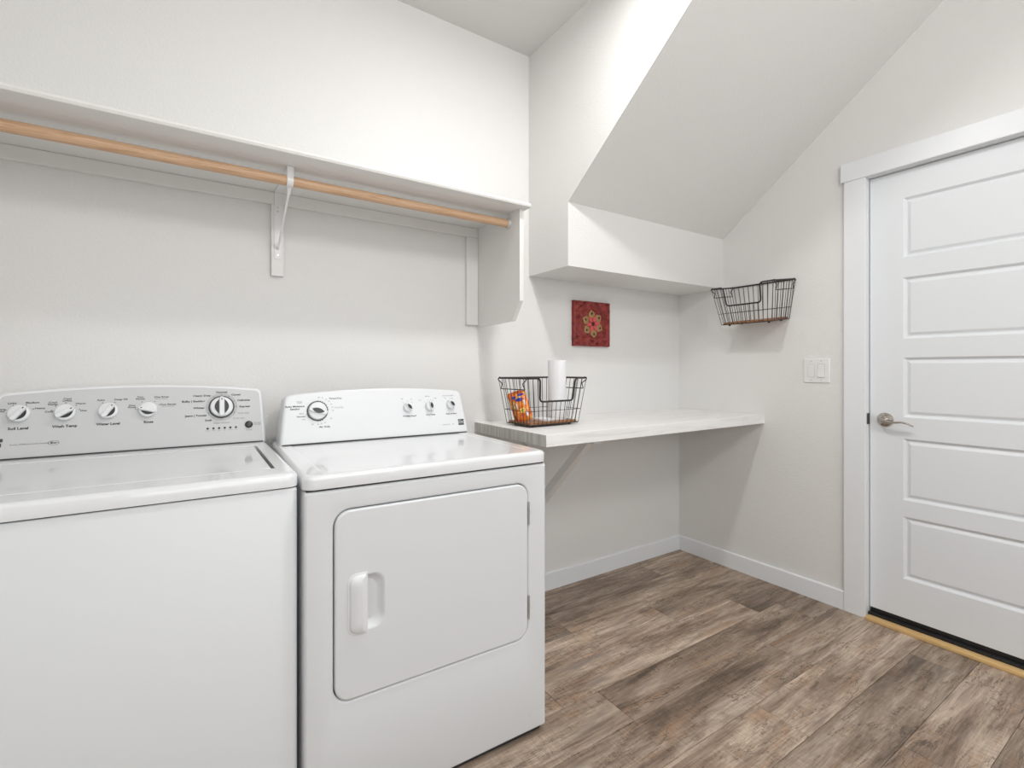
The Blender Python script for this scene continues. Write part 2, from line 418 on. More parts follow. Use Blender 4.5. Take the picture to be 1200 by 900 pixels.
# ------------------------------------------------------------------ countertop and brace
CZ, CT, CY, CX0 = .924, .0476, 1.5036, 1.1457
ct = obj('countertop', B(CX0+.0008, XD, CY, YB, CZ-CT, CZ, bev=.0012, seg=1), M_COUNTER)
tag(ct, 'pale wood-grain laminate countertop spanning the corner beside the dryer', 'countertop')
obj('edge_band', B(CX0, CX0+.001, CY+.001, YB, CZ-CT+.001, CZ-.001), M_EDGE, ct)
t = thing('counter_bracket', (1.45, YB, .40), 'grey painted diagonal wooden brace under the left end of the counter', 'bracket')
bx = 1.45; uz = CZ-CT
obj('diagonal_brace', rel(loft(bmesh.new(), [[(x, *q) for q in ((1.602, uz-.021), (1.602+.05, uz-.021), (YB-.02, .452-.0), (YB-.02, .402))] for x in (bx, bx+.038)]), t), M_SHELF, t, smooth=False)
obj('wall_leg', rel(B(bx-.004, bx+.042, YB-.0195, YB, .36, uz-.0205, bev=.001, seg=1), t), M_SHELF, t)
obj('top_arm', rel(B(bx-.004, bx+.042, 1.56, YB-.0, uz-.020, uz-.0003, bev=.001, seg=1), t), M_SHELF, t)

# ------------------------------------------------------------------ lettering helper
def text_into(bm, s, u, v, size, xs=1.25, align='CENTER', w=.0, off=.0):
    cu = bpy.data.curves.new('t', 'FONT'); cu.body = s; cu.size = size; cu.align_x = align; cu.align_y = 'CENTER'
    cu.resolution_u = 2; cu.offset = off; cu.space_line = .85
    o = bpy.data.objects.new('t', cu); C.objects.link(o)
    me = bpy.data.meshes.new_from_object(o.evaluated_get(bpy.context.evaluated_depsgraph_get()))
    n0 = len(bm.verts); bm.from_mesh(me); bm.verts.ensure_lookup_table()
    for q in bm.verts[n0:]: q.co = Vector((u+q.co.x*xs, v+q.co.y, w+q.co.z))
    bpy.data.objects.remove(o); bpy.data.curves.remove(cu); bpy.data.meshes.remove(me)
def dot(bm, u, v, r, w0, w1, n=12):
    loft(bm, [[(u+a, v+b, w0) for a, b in circ(r, n)], [(u+a, v+b, w1) for a, b in circ(r, n)]])

def face_matrix(x, y, z, tilt):
    s, c = math.sin(tilt), math.cos(tilt)
    return Matrix(((1, 0, 0, x), (0, s, -c, y), (0, c, s, z), (0, 0, 0, 1)))

def console(parent, MF, u0, u1, ut0, ut1, vt, vp, yback, face_mat, rc=.022, rim=.007):
    """curved-top control housing; returns console object"""
    def outline(ins):
        pts = []
        a0, a1, b0, b1 = u0+ins, u1-ins, ut0+ins, ut1-ins
        top = vt-ins
        n = 24
        # bottom left, bottom right, right corner, arc, left corner
        pts.append((a0, ins*.3)); pts.append((a1, ins*.3))
        r = max(rc-ins*.6, .006)
        for i in range(7):
            a = rad(8+82*i/6); pts.append((b1-r+r*math.cos(a), top-r+r*math.sin(a)))
        for i in range(1, n):
            u = (b1-r)+(b0-b1+2*r)*i/n; q = (u-(b0+b1)/2)/((b1-b0)/2-r); pts.append((u, top+(vp-vt)*(1-q*q)))
        for i in range(7):
            a = rad(90+82*i/6); pts.append((b0+r+r*math.cos(a), top-r+r*math.sin(a)))
        return pts
    def ring(ins, wv): return [MF @ Vector((u, v, wv)) for u, v in outline(ins)]
    rs = [ring(rim, 0), ring(rim*.45, -.0008), ring(.0015, -.004), ring(0, -.010), ring(0, -.035)]
    bk = []
    for p in ring(.004, -.035):
        bk.append(Vector((p.x, max(yback, p.y+.002), p.z)))
    rs.append(bk)
    bm = loft(bmesh.new(), rs)
    con = obj('console', bm, M_PLAST, parent, ang=50)
    bm = bmesh.new()
    o1 = outline(rim+.0025)
    loft(bm, [[MF @ Vector((u, v, -.0005)) for u, v in o1], [MF @ Vector((u, v, .0006)) for u, v in o1]], cap0=False)
    obj('face_panel', bm, face_mat, con, smooth=False)
    return con

def knob_mesh(r, h, ridge_w, both=False, lens=True, tip=1.0):
    bm = bmesh.new()
    loft(bm, [[(a, b, z) for a, b in circ(q, 32)] for z, q in ((0, r), (h*.35, r*.985), (h*.55, r*.95), (h*.62, r*.90), (h*.64, r*.86))])
    L = r*tip; w2 = ridge_w*.42
    def rg(f, z, g=1): return [(w2*f*x, L*g*y, z) for x, y in ((-1, -.78), (-.6, -.93), (.6, -.93), (1, -.78), (1, .70), (.55, .98), (-.55, .98), (-1, .70))]
    loft(bm, [rg(1.25, h*.5), rg(1.05, h*.9), rg(.85, h, .97)])
    return bm
def lens_mesh(r, x, wd, z, side=1):
    if side == 0:      # centred on the ridge
        bm = bmesh.new(); n = 10; pts = [(wd*.5*(1-(-1+2*i/n)**2), (-1+2*i/n)*r*.68) for i in range(n+1)]
        pts += [(-a*.8, b) for a, b in pts[-2:0:-1]]
        return loft(bm, [[(a, b, z-.001) for a, b in pts], [(a, b, z) for a, b in pts]])
    bm = bmesh.new(); n = 10; pts = []
    for i in range(n+1): q = -1+2*i/n; pts.append((x*side, q*r*.70))
    for i in range(n-1, 0, -1): q = -1+2*i/n; pts.append(((x+wd*(1-q*q))*side, q*r*.70))
    loft(bm, [[(a, b, z-.001) for a, b in pts], [(a, b, z) for a, b in pts]]); return bm
def knob(parent, MF, u, v, ang, r, h, rw, sides=(1,), ring=False, mark=True, lensz=None):
    k = obj('control_knob', knob_mesh(r, h, rw), M_PLAST, parent, ang=40)
    k.matrix_local = MF @ Matrix.Translation((u, v, .0006)) @ Matrix.Rotation(-rad(ang), 4, 'Z')
    for s in sides:
        obj('grip_recess', lens_mesh(r, rw*.50, r*(.36 if s else .62), h*(.70 if s else 1.03), s), M_INS, k, smooth=False)
    if mark:
        bm = bmesh.new(); loft(bm, [[(a, b, z) for a, b in rrect(-.0014, .0014, r*.62, r*.80, .0006, 2)] for z in (h*.99, h*1.02)]); obj('pointer_mark', bm, M_INS, k, smooth=False)
    if ring:
        bm = bmesh.new()
        loft(bm, [[(a, b, z) for a, b in circ(q, 40)] for q, z in ((r*1.0, .0004), (r*1.0, .004), (r*1.10, .004), (r*1.12, .0004))], False, False)
        obj('dial_ring', bm, M_INS, k)
    return k

# ------------------------------------------------------------------ washer
def washer():
    W = .699; ZT = .9244
    t = thing('washing_machine', (-.479, 1.2979, 0), 'white top-loading washing machine with grey control panel, left of the dryer', 'washing machine')
    bm = bmesh.new()
    loft(bm, [[(x, y, z) for x, y in rrect(.002+i, W-.002-i, .003+i, .66-i, .012-i*.5)] for z, i in ((.022, 0), (.882, 0), (.8865, .003))])
    obj('cabinet', bm, M_ENAMEL, t)
    obj('cabinet_seam', B(.008, W-.008, .009, .65, .884, .8905), M_DARK, t)
    # deck with an opening for the lid
    lx0, lx1, ly0, ly1 = .036, W-.040, .092, .545
    def R(i, z, r=.022): return [(x, y, z) for x, y in rrect(i, W-i, i, .68-i, r-i*.3)]
    def H(i, z): return [(x, y, z) for x, y in rrect(lx0-i, lx1+i, ly0-i, ly1+i, .012)]
    bm = loft(bmesh.new(), [R(.002, .8892), R(0, .8905), R(0, ZT-.010), R(.002, ZT-.005), R(.007, ZT-.001), R(.012, ZT), R(.013, ZT), H(.004, ZT), H(.003, ZT), H(.0, ZT-.002), H(0, ZT-.022)], cap0=False)
    obj('top_deck', bm, M_TOP, t)
    # lid: slightly sunk, front part falls towards the viewer
    def L(i, z, zf): return [(x, y, z if y > ly0+.03 else zf) for x, y in rrect(lx0+i, lx1-i-.004, ly0+i, ly1-i, .010)]
    bm = loft(bmesh.new(), [L(.004, ZT-.021, ZT-.021), L(.003, ZT-.006, ZT-.006), L(.006, ZT-.0015, ZT-.0015), L(.009, ZT-.0005, ZT-.0005), L(.010, ZT-.0005, ZT-.0005)])
    obj('lid', bm, M_TOP, t)
    obj('lid_gap', B(lx0+.001, lx1-.001, ly0+.001, ly1-.001, ZT-.024, ZT-.0205), M_DARK, t)
    for x in (.05, W-.05):
        for y in (.06, .60):
            bm = bmesh.new(); loft(bm, [[(x+a, y+b, z) for a, b in circ(.02, 14)] for z in (0, .0225)]); obj('foot', bm, M_RUBBER, t)
    MF = face_matrix(W, .627, ZT, rad(12))
    con = console(t, MF, -W+.001, -.001, -W+.010, -.010, .193, .211, .762, M_FACE)
    obj('console_gap', B(.012, W-.012, .6225, .64, ZT-.001, ZT+.0035), M_DARK, t)
    for (u, v, a, sd) in ((-.637, .130, 36, (1,)), (-.5375, .1285, 57, (1,)), (-.4378, .1288, 33, (1,)), (-.339, .1280, -74, (-1,))):
        knob(t, MF, u, v, a, .0248, .020, .015, sd)
    bm = bmesh.new(); loft(bm, [[MF @ Vector((-.1361+a, .1281+b, z)) for a, b in circ(.0475, 40)] for z in (.0005, .0012)]); obj('dial_surround', bm, M_DIAL, con)
    knob(t, MF, -.1361, .1281, 0, .0345, .024, .017, (1, -1), ring=True)
    bm = bmesh.new(); loft(bm, [[MF @ Vector((-.0545+a, .0630+b, z)) for a, b in circ(q, 24)] for z, q in ((.0005, .0125), (.004, .0120), (.0052, .0095), (.0056, .004))]); obj('start_button', bm, M_INS, t)
    # printed lettering
    bm = bmesh.new(); b2 = bmesh.new(); z = .0009
    def tx(s, u, v, size=.0078, xs=1.3, b=None, off=.0): text_into(b if b is not None else bm, s, u, v, size*1.06, xs, w=z, off=off+(.00022 if b is None else .0001))
    for s, u, v in (('Soil Level', -.6377, .0872), ('Wash Temp', -.5379, .0875), ('Water Level', -.4377, .0881), ('Rinse', -.338, .0883)): tx(s, u, v, .0098, 1.08, off=.0002)
    for s, u, v in (('Light', -.6532, .1605), ('Medium', -.6105, .1611), ('Heavy', -.5940, .1440), ('Extra\nLight', -.6765, .1407), ('Cold', -.5746, .1326), ('Cool\nDarks', -.5668, .1571), ('Cool\nLights', -.5348, .1669), ('Warm', -.5041, .1543), ('Hot', -.497, .1324),
                    ('Auto', -.4569, .1631), ('Deep Fill', -.4085, .1636), ('One\nRinse', -.3807, .1403), ('Two\nRinses', -.3595, .1665), ('One Rinse', -.3046, .1685), ('Two Rinses', -.2868, .1434)): tx(s, u, v, .0066, 1.3)
    tx('Fabric Softener', -.3046, .1625, .0048, 1.1, b2); tx('Fabric Softener', -.2868, .1374, .0048, 1.1, b2)
    for s, u, v in (('Normal', -.1356, .1795), ('Casual', -.0931, .1698), ('Delicates', -.0689, .1496), ('Express', -.0664, .1272), ('Soak', -.1749, .0840), ('Jeans | Towels', -.2104, .1013), ('Whites', -.202, .1271), ('Bulky | Bedding', -.2172, .1501), ('Heavy Duty', -.1929, .1687)): tx(s, u, v, .0082, 1.2, off=.0001)
    for s, u, v in (('Rinse Spin', -.0703, .104), ('Drain Spin', -.0846, .0865), ('Clean Washer', -.1359, .0735)): tx(s, u, v, .0072, 1.1, b2)
    for k in range(12):
        a = rad(90-k*30); dot(bm, -.1361+.0435*math.cos(a), .1281+.0410*math.sin(a), .0017, z, z+.0003, 8)
    for cu, ang in ((-.637, (-62, -25, 25, 62)), (-.5375, (-75, -45, 0, 45, 75)), (-.4378, (-27, 27)), (-.339, (-85, -30, 30, 62))):
        for a in ang: dot(bm, cu+.0325*math.sin(rad(a)), .129+.0285*math.cos(rad(a)), .0015, z, z+.0003, 8)
    tx('START\nPAUSE', -.0275, .0645, .0062, 1.1, b2); tx('Cancel', -.0548, .0441, .0055, 1.1, b2)
    for k, s in enumerate(('Sensing', 'Wash', 'Rinse', 'Spin', 'Lid Lock', 'Done')): tx(s, -.1773+k*.0166, .0485, .0034, 1.0, b2)
    tx('Series 500', -.6385, .0410, .0056, 1.2, b2); tx('|', -.6210, .0410, .0056, 1, b2); tx('Triple Action Impeller', -.5975, .0410, .0050, 1.15, b2)
    tx('E', -.5655, .0405, .0080, 1.1, off=.0002); tx('ner', -.5590, .0405, .0075, 1.1)
    o_ = [[(-.5610+a*1.9, .0405+b, z+q) for a, b in circ(.0066, 28)] for q in (0, .0003)]
    oi = [[(-.5610+a*1.9, .0405+b, z+q) for a, b in circ(.0060, 28)] for q in (.0003, 0)]
    loft(bm, [o_[0], o_[1], oi[0], oi[1]], False, False)
    # dark badge with pale swooping strokes, mostly cut off by the frame
    def bar(u0, u1, v0, v1): prism(bm, rrect(u0, u1, v0, v1, .0015, 2), lambda a, b: (a, b, z), lambda a, b: (a, b, z+.0004))
    bar(-.694, -.6675, .0505, .0600); bar(-.694, -.6700, .0360, .0470)
    for q in (bm, b2): bmesh.ops.transform(q, matrix=MF, verts=q.verts)
    obj('lettering', bm, M_INK, con, smooth=False)['kind'] = 'stuff'; obj('fine_lettering', b2, M_INK2, con, smooth=False)['kind'] = 'stuff'
    for k in range(6):
        bm = bmesh.new(); dot(bm, -.1773+k*.0166, .0558, .0036, .0004, .0014)
        bmesh.ops.transform(bm, matrix=MF, verts=bm.verts); obj('indicator_light', bm, M_INS, t)
    # pale plastic badge strokes
    bm = bmesh.new()
    for a0 in (.0548, .0412):
        prism(bm, [(-.694, a0), (-.685, a0+.001), (-.677, a0-.001), (-.677, a0-.0022), (-.685, a0-.0004), (-.694, a0-.0012)], lambda a, b: (a, b, .0012), lambda a, b: (a, b, .0015))
    bmesh.ops.transform(bm, matrix=MF, verts=bm.verts); obj('badge_stroke', bm, M_FACE, con, smooth=False)
washer()

# ------------------------------------------------------------------ dryer
def dryer():
    W = .7425; ZT = .9152
    t = thing('clothes_dryer', (.2264, 1.2774, 0), 'white front-loading clothes dryer beside the counter, right of the washing machine', 'clothes dryer', rad(-1.0))
    bm = bmesh.new()
    FY = .004
    # dryer door geometry in x-z
    dx0, dx1, dz0, dz1, dr = .0755, .6655, .3275, .8165, .040
    # cabinet: front skin has a shallow recess ring round the door
    def R(i, y): return [(x, y, z) for x, z in rrect(.003+i, W-.003-i, .020+i, .8735-i, .006)]
    def Dd(i, y): return [(x, y, z) for x, z in rrect(dx0-i, dx1+i, dz0-i, dz1+i, dr+i, 10)]
    def RR(i, y): return [(x, y, z) for x, z in rrect(.003+i, W-.003-i, .020+i, .8735-i, .006, 10)]
    loft(bm, [RR(0, .70), RR(0, FY+.012), RR(.0012, FY+.005), RR(.005, FY+.0008), RR(.009, FY), Dd(.010, FY), Dd(.006, FY+.001), Dd(.0035, FY+.004), Dd(.0028, FY+.020)])
    obj('cabinet', bm, M_ENAMEL, t, ang=50)
    bm = bmesh.new(); prism(bm, rrect(dx0-.002, dx1+.002, dz0-.002, dz1+.002, dr, 10), lambda x, z: (x, FY+.0135, z), lambda x, z: (x, FY+.0195, z)); obj('door_gap', bm, M_DARK, t)
    obj('top_seam', B(.010, W-.010, .012, .69, .872, .8798), M_DARK, t)
    bm = bmesh.new(); prism(bm, rrect(.012, W-.012, .02, .69, .01), lambda x, y: (x, y, .004), lambda x, y: (x, y, .0205)); obj('toe_kick', bm, M_DARK, t)
    for x in (.05, W-.05):
        for y in (.06, .64):
            bm = bmesh.new(); loft(bm, [[(x+a, y+b, z) for a, b in circ(.018, 14)] for z in (0, .005)]); obj('foot', bm, M_RUBBER, t)
    def K(i, z, r=.028): return [(x, y, z) for x, y in rrect(i, W-i, i, .70-i*.3, r-i*.25, 8)]
    bm = loft(bmesh.new(), [K(.003, .8782), K(.0003, .8795), K(0, .883), K(0, ZT-.012), K(.0015, ZT-.006), K(.006, ZT-.0015), K(.012, ZT), K(.013, ZT), K(.047, ZT), K(.048, ZT), K(.0505, ZT-.0008), K(.052, ZT-.0012), K(.053, ZT-.0012)])
    obj('top_deck', bm, M_TOP, t, ang=50)
    # door with recessed pull
    hx0, hx1, hz0, hz1 = .112, .203, .499, .642
    def E(i, y): return [(x, y, z) for x, z in rrect(dx0+i, dx1-i, dz0+i, dz1-i, dr-i*.5, 10)]
    def G(i, y, k=0): return [(x, y, z) for x, z in rrect(hx0+i, hx1-i, hz0+i+k, hz1-i, .030, 10)]
    DYF = FY-.0035
    bm = loft(bmesh.new(), [E(0, FY+.013), E(0, DYF+.004), E(.0012, DYF+.0012), E(.0045, DYF), E(.0052, DYF), G(-.003, DYF), G(-.002, DYF), G(.0012, DYF+.0015), G(.005, DYF+.007), G(.011, DYF+.013), G(.019, DYF+.018), G(.028, DYF+.021), G(.034, DYF+.0218)])
    d = obj('door', bm, M_ENAMEL, t, ang=50)
    bm = bmesh.new()
    gx0, gx1, gz0, gz1 = .1065, .158, .490, .650
    def G2(i, y, sx=0): # rounded on the left only
        out = []
        r = .022
        for cx, cz, a0 in ((gx1-i-.003, gz1-i-.003, 0), (gx0+i+r, gz1-i-r, 90), (gx0+i+r, gz0+i+r, 180), (gx1-i-.003, gz0+i+.003, 270)):
            rr_ = .003 if cx > .14 else r
            for k in range(7):
                a = rad(a0+90*k/6); out.append((cx+rr_*math.cos(a), y, cz+rr_*math.sin(a)))
        return out
    loft(bm, [G2(0, DYF+.003), G2(0, DYF-.0012), G2(.002, DYF-.0022), G2(.004, DYF-.0022), G2(.0055, DYF-.006), G2(.009, DYF-.010), G2(.014, DYF-.0125)])
    obj('door_grip', bm, M_PLAST, d, ang=50)
    for za, zb in ((.684, .758), (.385, .460)):
        bm = bmesh.new(); n = 3
        for k in range(n):
            a, b = za+(zb-za)*k/n+.0006, za+(zb-za)*(k+1)/n-.0006
            loft(bm, [[(dx1+.003+p, DYF-.001+q, z) for p, q in circ(.0032, 12)] for z in (a, b)])
        box(bm, dx1+.003, dx1+.0075, DYF+.001, DYF+.0035, za+.003, zb-.003)
        obj('hinge', bm, M_METAL, t)
    bm = bmesh.new(); loft(bm, [[(.672+a, y, .075+b) for a, b in circ(.002, 8)] for y in (FY-.0004, FY+.001)]); obj('screw', bm, M_METAL, t)
    # console
    MF = face_matrix(0, .556, ZT, rad(13))
    con = console(t, MF, .012, W-.000, .032, .722, .180, .1975, .70, M_PLAST, rc=.024, rim=.009)
    obj('console_gap', B(.022, W-.012, .551, .572, ZT-.001, ZT+.003), M_DARK, t)
    bm = bmesh.new()
    for u in (.33, .355):
        box(bm, u, u+.010, .505, .545, ZT-.004, ZT-.0015, bev=.0008, seg=1)
    obj('lint_lid_ridge', bm, M_TOP, t)
    knob(t, MF, .1411, .1167, 108, .0325, .020, .022, (0,), ring=True, mark=False)
    for u, v, a in ((.4815, .1155, -38), (.5745, .1170, -8), (.6675, .1205, -40)):
        knob(t, MF, u, v, a, .0200, .024, .013, (0,), mark=False)
    bm = bmesh.new(); b2 = bmesh.new(); z = .0009
    def tx(s, u, v, size=.0078, xs=1.2, b=None, off=0): text_into(b if b is not None else bm, s, u, v, size*1.06, xs, w=z, off=off+(.00018 if b is None else .0001))
    tx('Auto Moisture', .0660, .1355, .0080, 1.25, off=.0001); tx('Sensing', .0661, .1262, .0080, 1.25, off=.0001)
    tx('Timed Dry', .2055, .1606, .0080, 1.2); tx('Touch Up', .2160, .1264, .0066, 1.1, b2); tx('Air Only', .1630, .0580, .0084, 1.2, off=.0001)
    tx('Normal', .0850, .0986, .0070, 1.2); tx('More', .0873, .109, .0058, 1.1, b2); tx('Less', .0940, .0889, .0062, 1.1, b2); tx('Wrinkle\nGuard', .0820, .1500, .0048, 1.1, b2)
    for s, u, v in (('80', .148, .166), ('70', .160, .164), ('60', .172, .158), ('50', .182, .150), ('40', .189, .1395), ('30', .193, .128), ('20', .195, .116), ('30', .141, .068), ('20', .153, .0695), ('10', .165, .073), ('Off', .122, .069), ('Off', .186, .087)): tx(s, u, v, .0052, 1.1, b2)
    for a in (5, 17, 29, 42, 55, 70, 84, 155, 167, 180, 232, 243, 254):
        dot(bm, .1411+.0385*math.sin(rad(a)), .1167+.0375*math.cos(rad(a)), .0014, z, z+.0003, 8)
    tx('Wrinkle Guard', .4860, .0805, .0074, 1.15, off=.0001); tx('Dry Temp', .5760, .0815, .0076, 1.15, off=.0001); tx('Push to Start', .6680, .0812, .0074, 1.15, off=.0001)
    for s, u, v in (('Off', .459, .150), ('On', .498, .148), ('Low', .534, .143), ('Medium', .5683, .1580), ('High', .602, .1490), ('End of Cycle Signal', .6600, .1575), ('Off', .646, .148), ('On', .677, .1460)): tx(s, u, v, .0054, 1.1, b2)
    for cu, cv, ang in ((.4815, .1155, (-42, 0, 40)), (.5745, .117, (-48, -10, 12, 32)), (.6675, .1205, (-38, 0, 25))):
        for a in ang: dot(bm, cu+.0285*math.sin(rad(a)), cv+.0265*math.cos(rad(a)), .0012, z, z+.0003, 8)
    tx('Automatic Dry', .6420, .0372, .0048, 1.1, b2); tx('600', .6720, .0372, .0048, 1.1, b2)
    prism(bm, rrect(.6955, .7215, .0315, .0565, .0012, 2), lambda a, b: (a, b, z), lambda a, b: (a, b, z+.0003))
    for q in (bm, b2): bmesh.ops.transform(q, matrix=MF, verts=q.verts)
    obj('lettering', bm, M_INK, con, smooth=False)['kind'] = 'stuff'; obj('fine_lettering', b2, M_INK2, con, smooth=False)['kind'] = 'stuff'
    bm = bmesh.new()   # pale strokes over the dark badge
    for pts in ([(.6955, .0475), (.705, .0490), (.713, .0470), (.7215, .0490), (.7215, .0470), (.713, .0448), (.705, .0468), (.6955, .0455)],
                [(.6955, .0420), (.703, .0405), (.712, .0425), (.7215, .0395), (.7215, .0382), (.712, .0408), (.703, .0388), (.6955, .0402)],
                [(.6985, .0535), (.7090, .0542), (.7090, .0532), (.6985, .0525)]):
        prism(bm, pts, lambda a, b: (a, b, z+.0003), lambda a, b: (a, b, z+.0006))
    bmesh.ops.transform(bm, matrix=MF, verts=bm.verts); obj('badge_stroke', bm, M_PLAST, con, smooth=False)
dryer()

# ------------------------------------------------------------------ wire baskets
def basket(name, label, group=None):
    """wire basket; local frame: x along the long side, -y the side with the dip, z up, base at .008"""
    t = thing(name, (0, 0, 0), label, 'basket', 0, group)
    L, D, l, d, h, z0 = .350, .218, .287, .172, .206, .010
    def P(a, b, f):      # a,b in -1..1 on the outline, f height fraction
        return Vector((a*(l+(L-l)*f)/2, b*(d+(D-d)*f)/2, z0+h*f))
    cut, cutf = .60, .50
    front = [P(-1, -1, 1), P(-cut, -1, 1), P(-cut*1.02, -1, cutf), P(cut*1.02, -1, cutf), P(cut, -1, 1), P(1, -1, 1)]
    rim = fillet([P(1, -1, 1), P(1, 1, 1), P(-1, 1, 1), P(-1, -1, 1)], .012)
    bm = tube(bmesh.new(), rim, .0042, 8); obj('rim', bm, M_WIRE, t)
    obj('handle_dip', tube(bmesh.new(), fillet(front, .018, 5), .0042, 8), M_WIRE, t)
    def lvl(f, name, r, dip=False):
        ring = fillet([P(0, -1, f), P(1, -1, f), P(1, 1, f), P(-1, 1, f), P(-1, -1, f), P(0, -1, f)], .008)
        obj(name, tube(bmesh.new(), ring, r, 6), M_WIRE, t)
    lvl(0, 'base_ring', .0026); lvl(.30, 'cross_wire', .0013)
    # wires: short sides, back side, then the front ones that stop at the dip
    def wire(p, q): obj('wire', tube(bmesh.new(), [p, q], .0014, 5), M_WIRE, t)
    for s in (-1, 1):
        for i in range(9):
            b = -1+2*i/8
            if abs(b) < 1: wire(P(s, b, 0), P(s, b, 1))
    NF = 13
    for i in range(NF):
        a = -1+2*i/(NF-1)
        wire(P(a, 1, 0), P(a, 1, 1))
        wire(P(a, -1, 0), P(a, -1, 1 if abs(a) > cut+.03 else cutf))
    # long stacking loops on the short sides
    for s in (-1, 1):
        o_ = Vector((s*.006, 0, 0))
        pts = [P(s, -.92, 1.02)+o_*0, P(s, -.80, .93)+o_, P(s, -.93, .78)+o_, P(s, .93, .78)+o_, P(s, .80, .93)+o_, P(s, .92, 1.02)]
        obj('stacking_loop', tube(bmesh.new(), fillet([pts[0], P(s, -.98, .97)+o_, P(s, -.72, .88)+o_, P(s, -.86, .76)+o_, P(s, .86, .76)+o_, P(s, .72, .88)+o_, P(s, .98, .97)+o_, pts[-1]], .004, 2), .0023, 6), M_WIRE, t)
        for b in (-.9, .9):
            bm = bmesh.new(); c = P(s, b, 1); loft(bm, [[(c.x+x*1.0, c.y+y, c.z+z) for x, y in circ(r, 10)] for z, r in ((-.003, .004), (.004, .004), (.006, .002))]); obj('clip', bm, M_WIRE, t)
    obj('base_board', B(-l/2+.006, l/2-.006, -d/2+.006, d/2-.006, z0-.003, z0+.011, bev=.001, seg=1), M_BASE, t)
    for a in (-.78, .78):
        for b in (-.7, .7):
            bm = bmesh.new(); loft(bm, [[(a*l/2+x, b*d/2+y, z) for x, y in circ(r, 12)] for z, r in ((0, .004), (.002, .0058), (.0085, .0058))]); obj('foot', bm, M_RUBBER, t)
    return t
b1 = basket('wire_basket', 'black wire basket with wooden base standing on the counter, holding a paper roll')
b1.location = (1.362, 1.814, CZ); b1.rotation_euler = (0, 0, rad(3))
b2 = basket('wire_basket', 'black wire basket with wooden base mounted on the wall near the door, empty')
TL = math.atan(.023/.206)+rad(1.2)
# back side (local +y) leans flat on the door wall (+x); long side along the wall
Rz = Matrix.Rotation(rad(-90), 4, 'Z')           # local +y -> +x, local x -> -y
Rt = Matrix.Rotation(-TL, 4, 'Y')
pivot = Vector((0, .109, .216))                  # back top edge
Mx = Rt @ Rz
top = Mx @ pivot
b2.matrix_world = Matrix.Translation(Vector((XD-.0045, 1.510, 1.660))-top) @ Mx

# things in the counter basket
bw = Matrix.Translation(b1.location) @ Matrix.Rotation(rad(3), 4, 'Z')
def inb(x, y, z): return bw @ Vector((x, y, z))
p = inb(.078, -.012, .0185)
t = thing('paper_towel_roll', p, 'white paper towel roll standing upright in the wire basket', 'paper towels')
n = 40; rr = .0425; hh = .280
bm = bmesh.new()
loft(bm, [[(a, b, z) for a, b in circ(q, n)] for z, q in ((.0, .019), (.0, rr-.001), (.002, rr), (hh-.002, rr), (hh, rr-.001), (hh, .019), (.002, .019))], False, False)
obj('paper', bm, M_PAPER, t)
bm = bmesh.new(); loft(bm, [[(a, b, z) for a, b in circ(q, 24)] for q, z in ((.0195, .001), (.0195, hh-.001), (.0178, hh-.001), (.0178, .001))], False, False)
obj('cardboard_core', bm, mat('cardboard', (.35, .25, .16), .8), t)
bm = bmesh.new()
pts = [((rr+.0005+.0003*i)*math.cos(rad(200+i*6)), (rr+.0005+.0003*i)*math.sin(rad(200+i*6))) for i in range(8)]
for (a, b), (c, d_) in zip(pts, pts[1:]):
    v = [bm.verts.new(q) for q in ((a, b, .001), (c, d_, .001), (c, d_, hh-.001), (a, b, hh-.001))]; bm.faces.new(v)
bmesh.ops.remove_doubles(bm, verts=bm.verts, dist=1e-5)
bmesh.ops.solidify(bm, geom=bm.faces[:], thickness=.0006)
obj('loose_sheet', bm, M_PAPER, t)

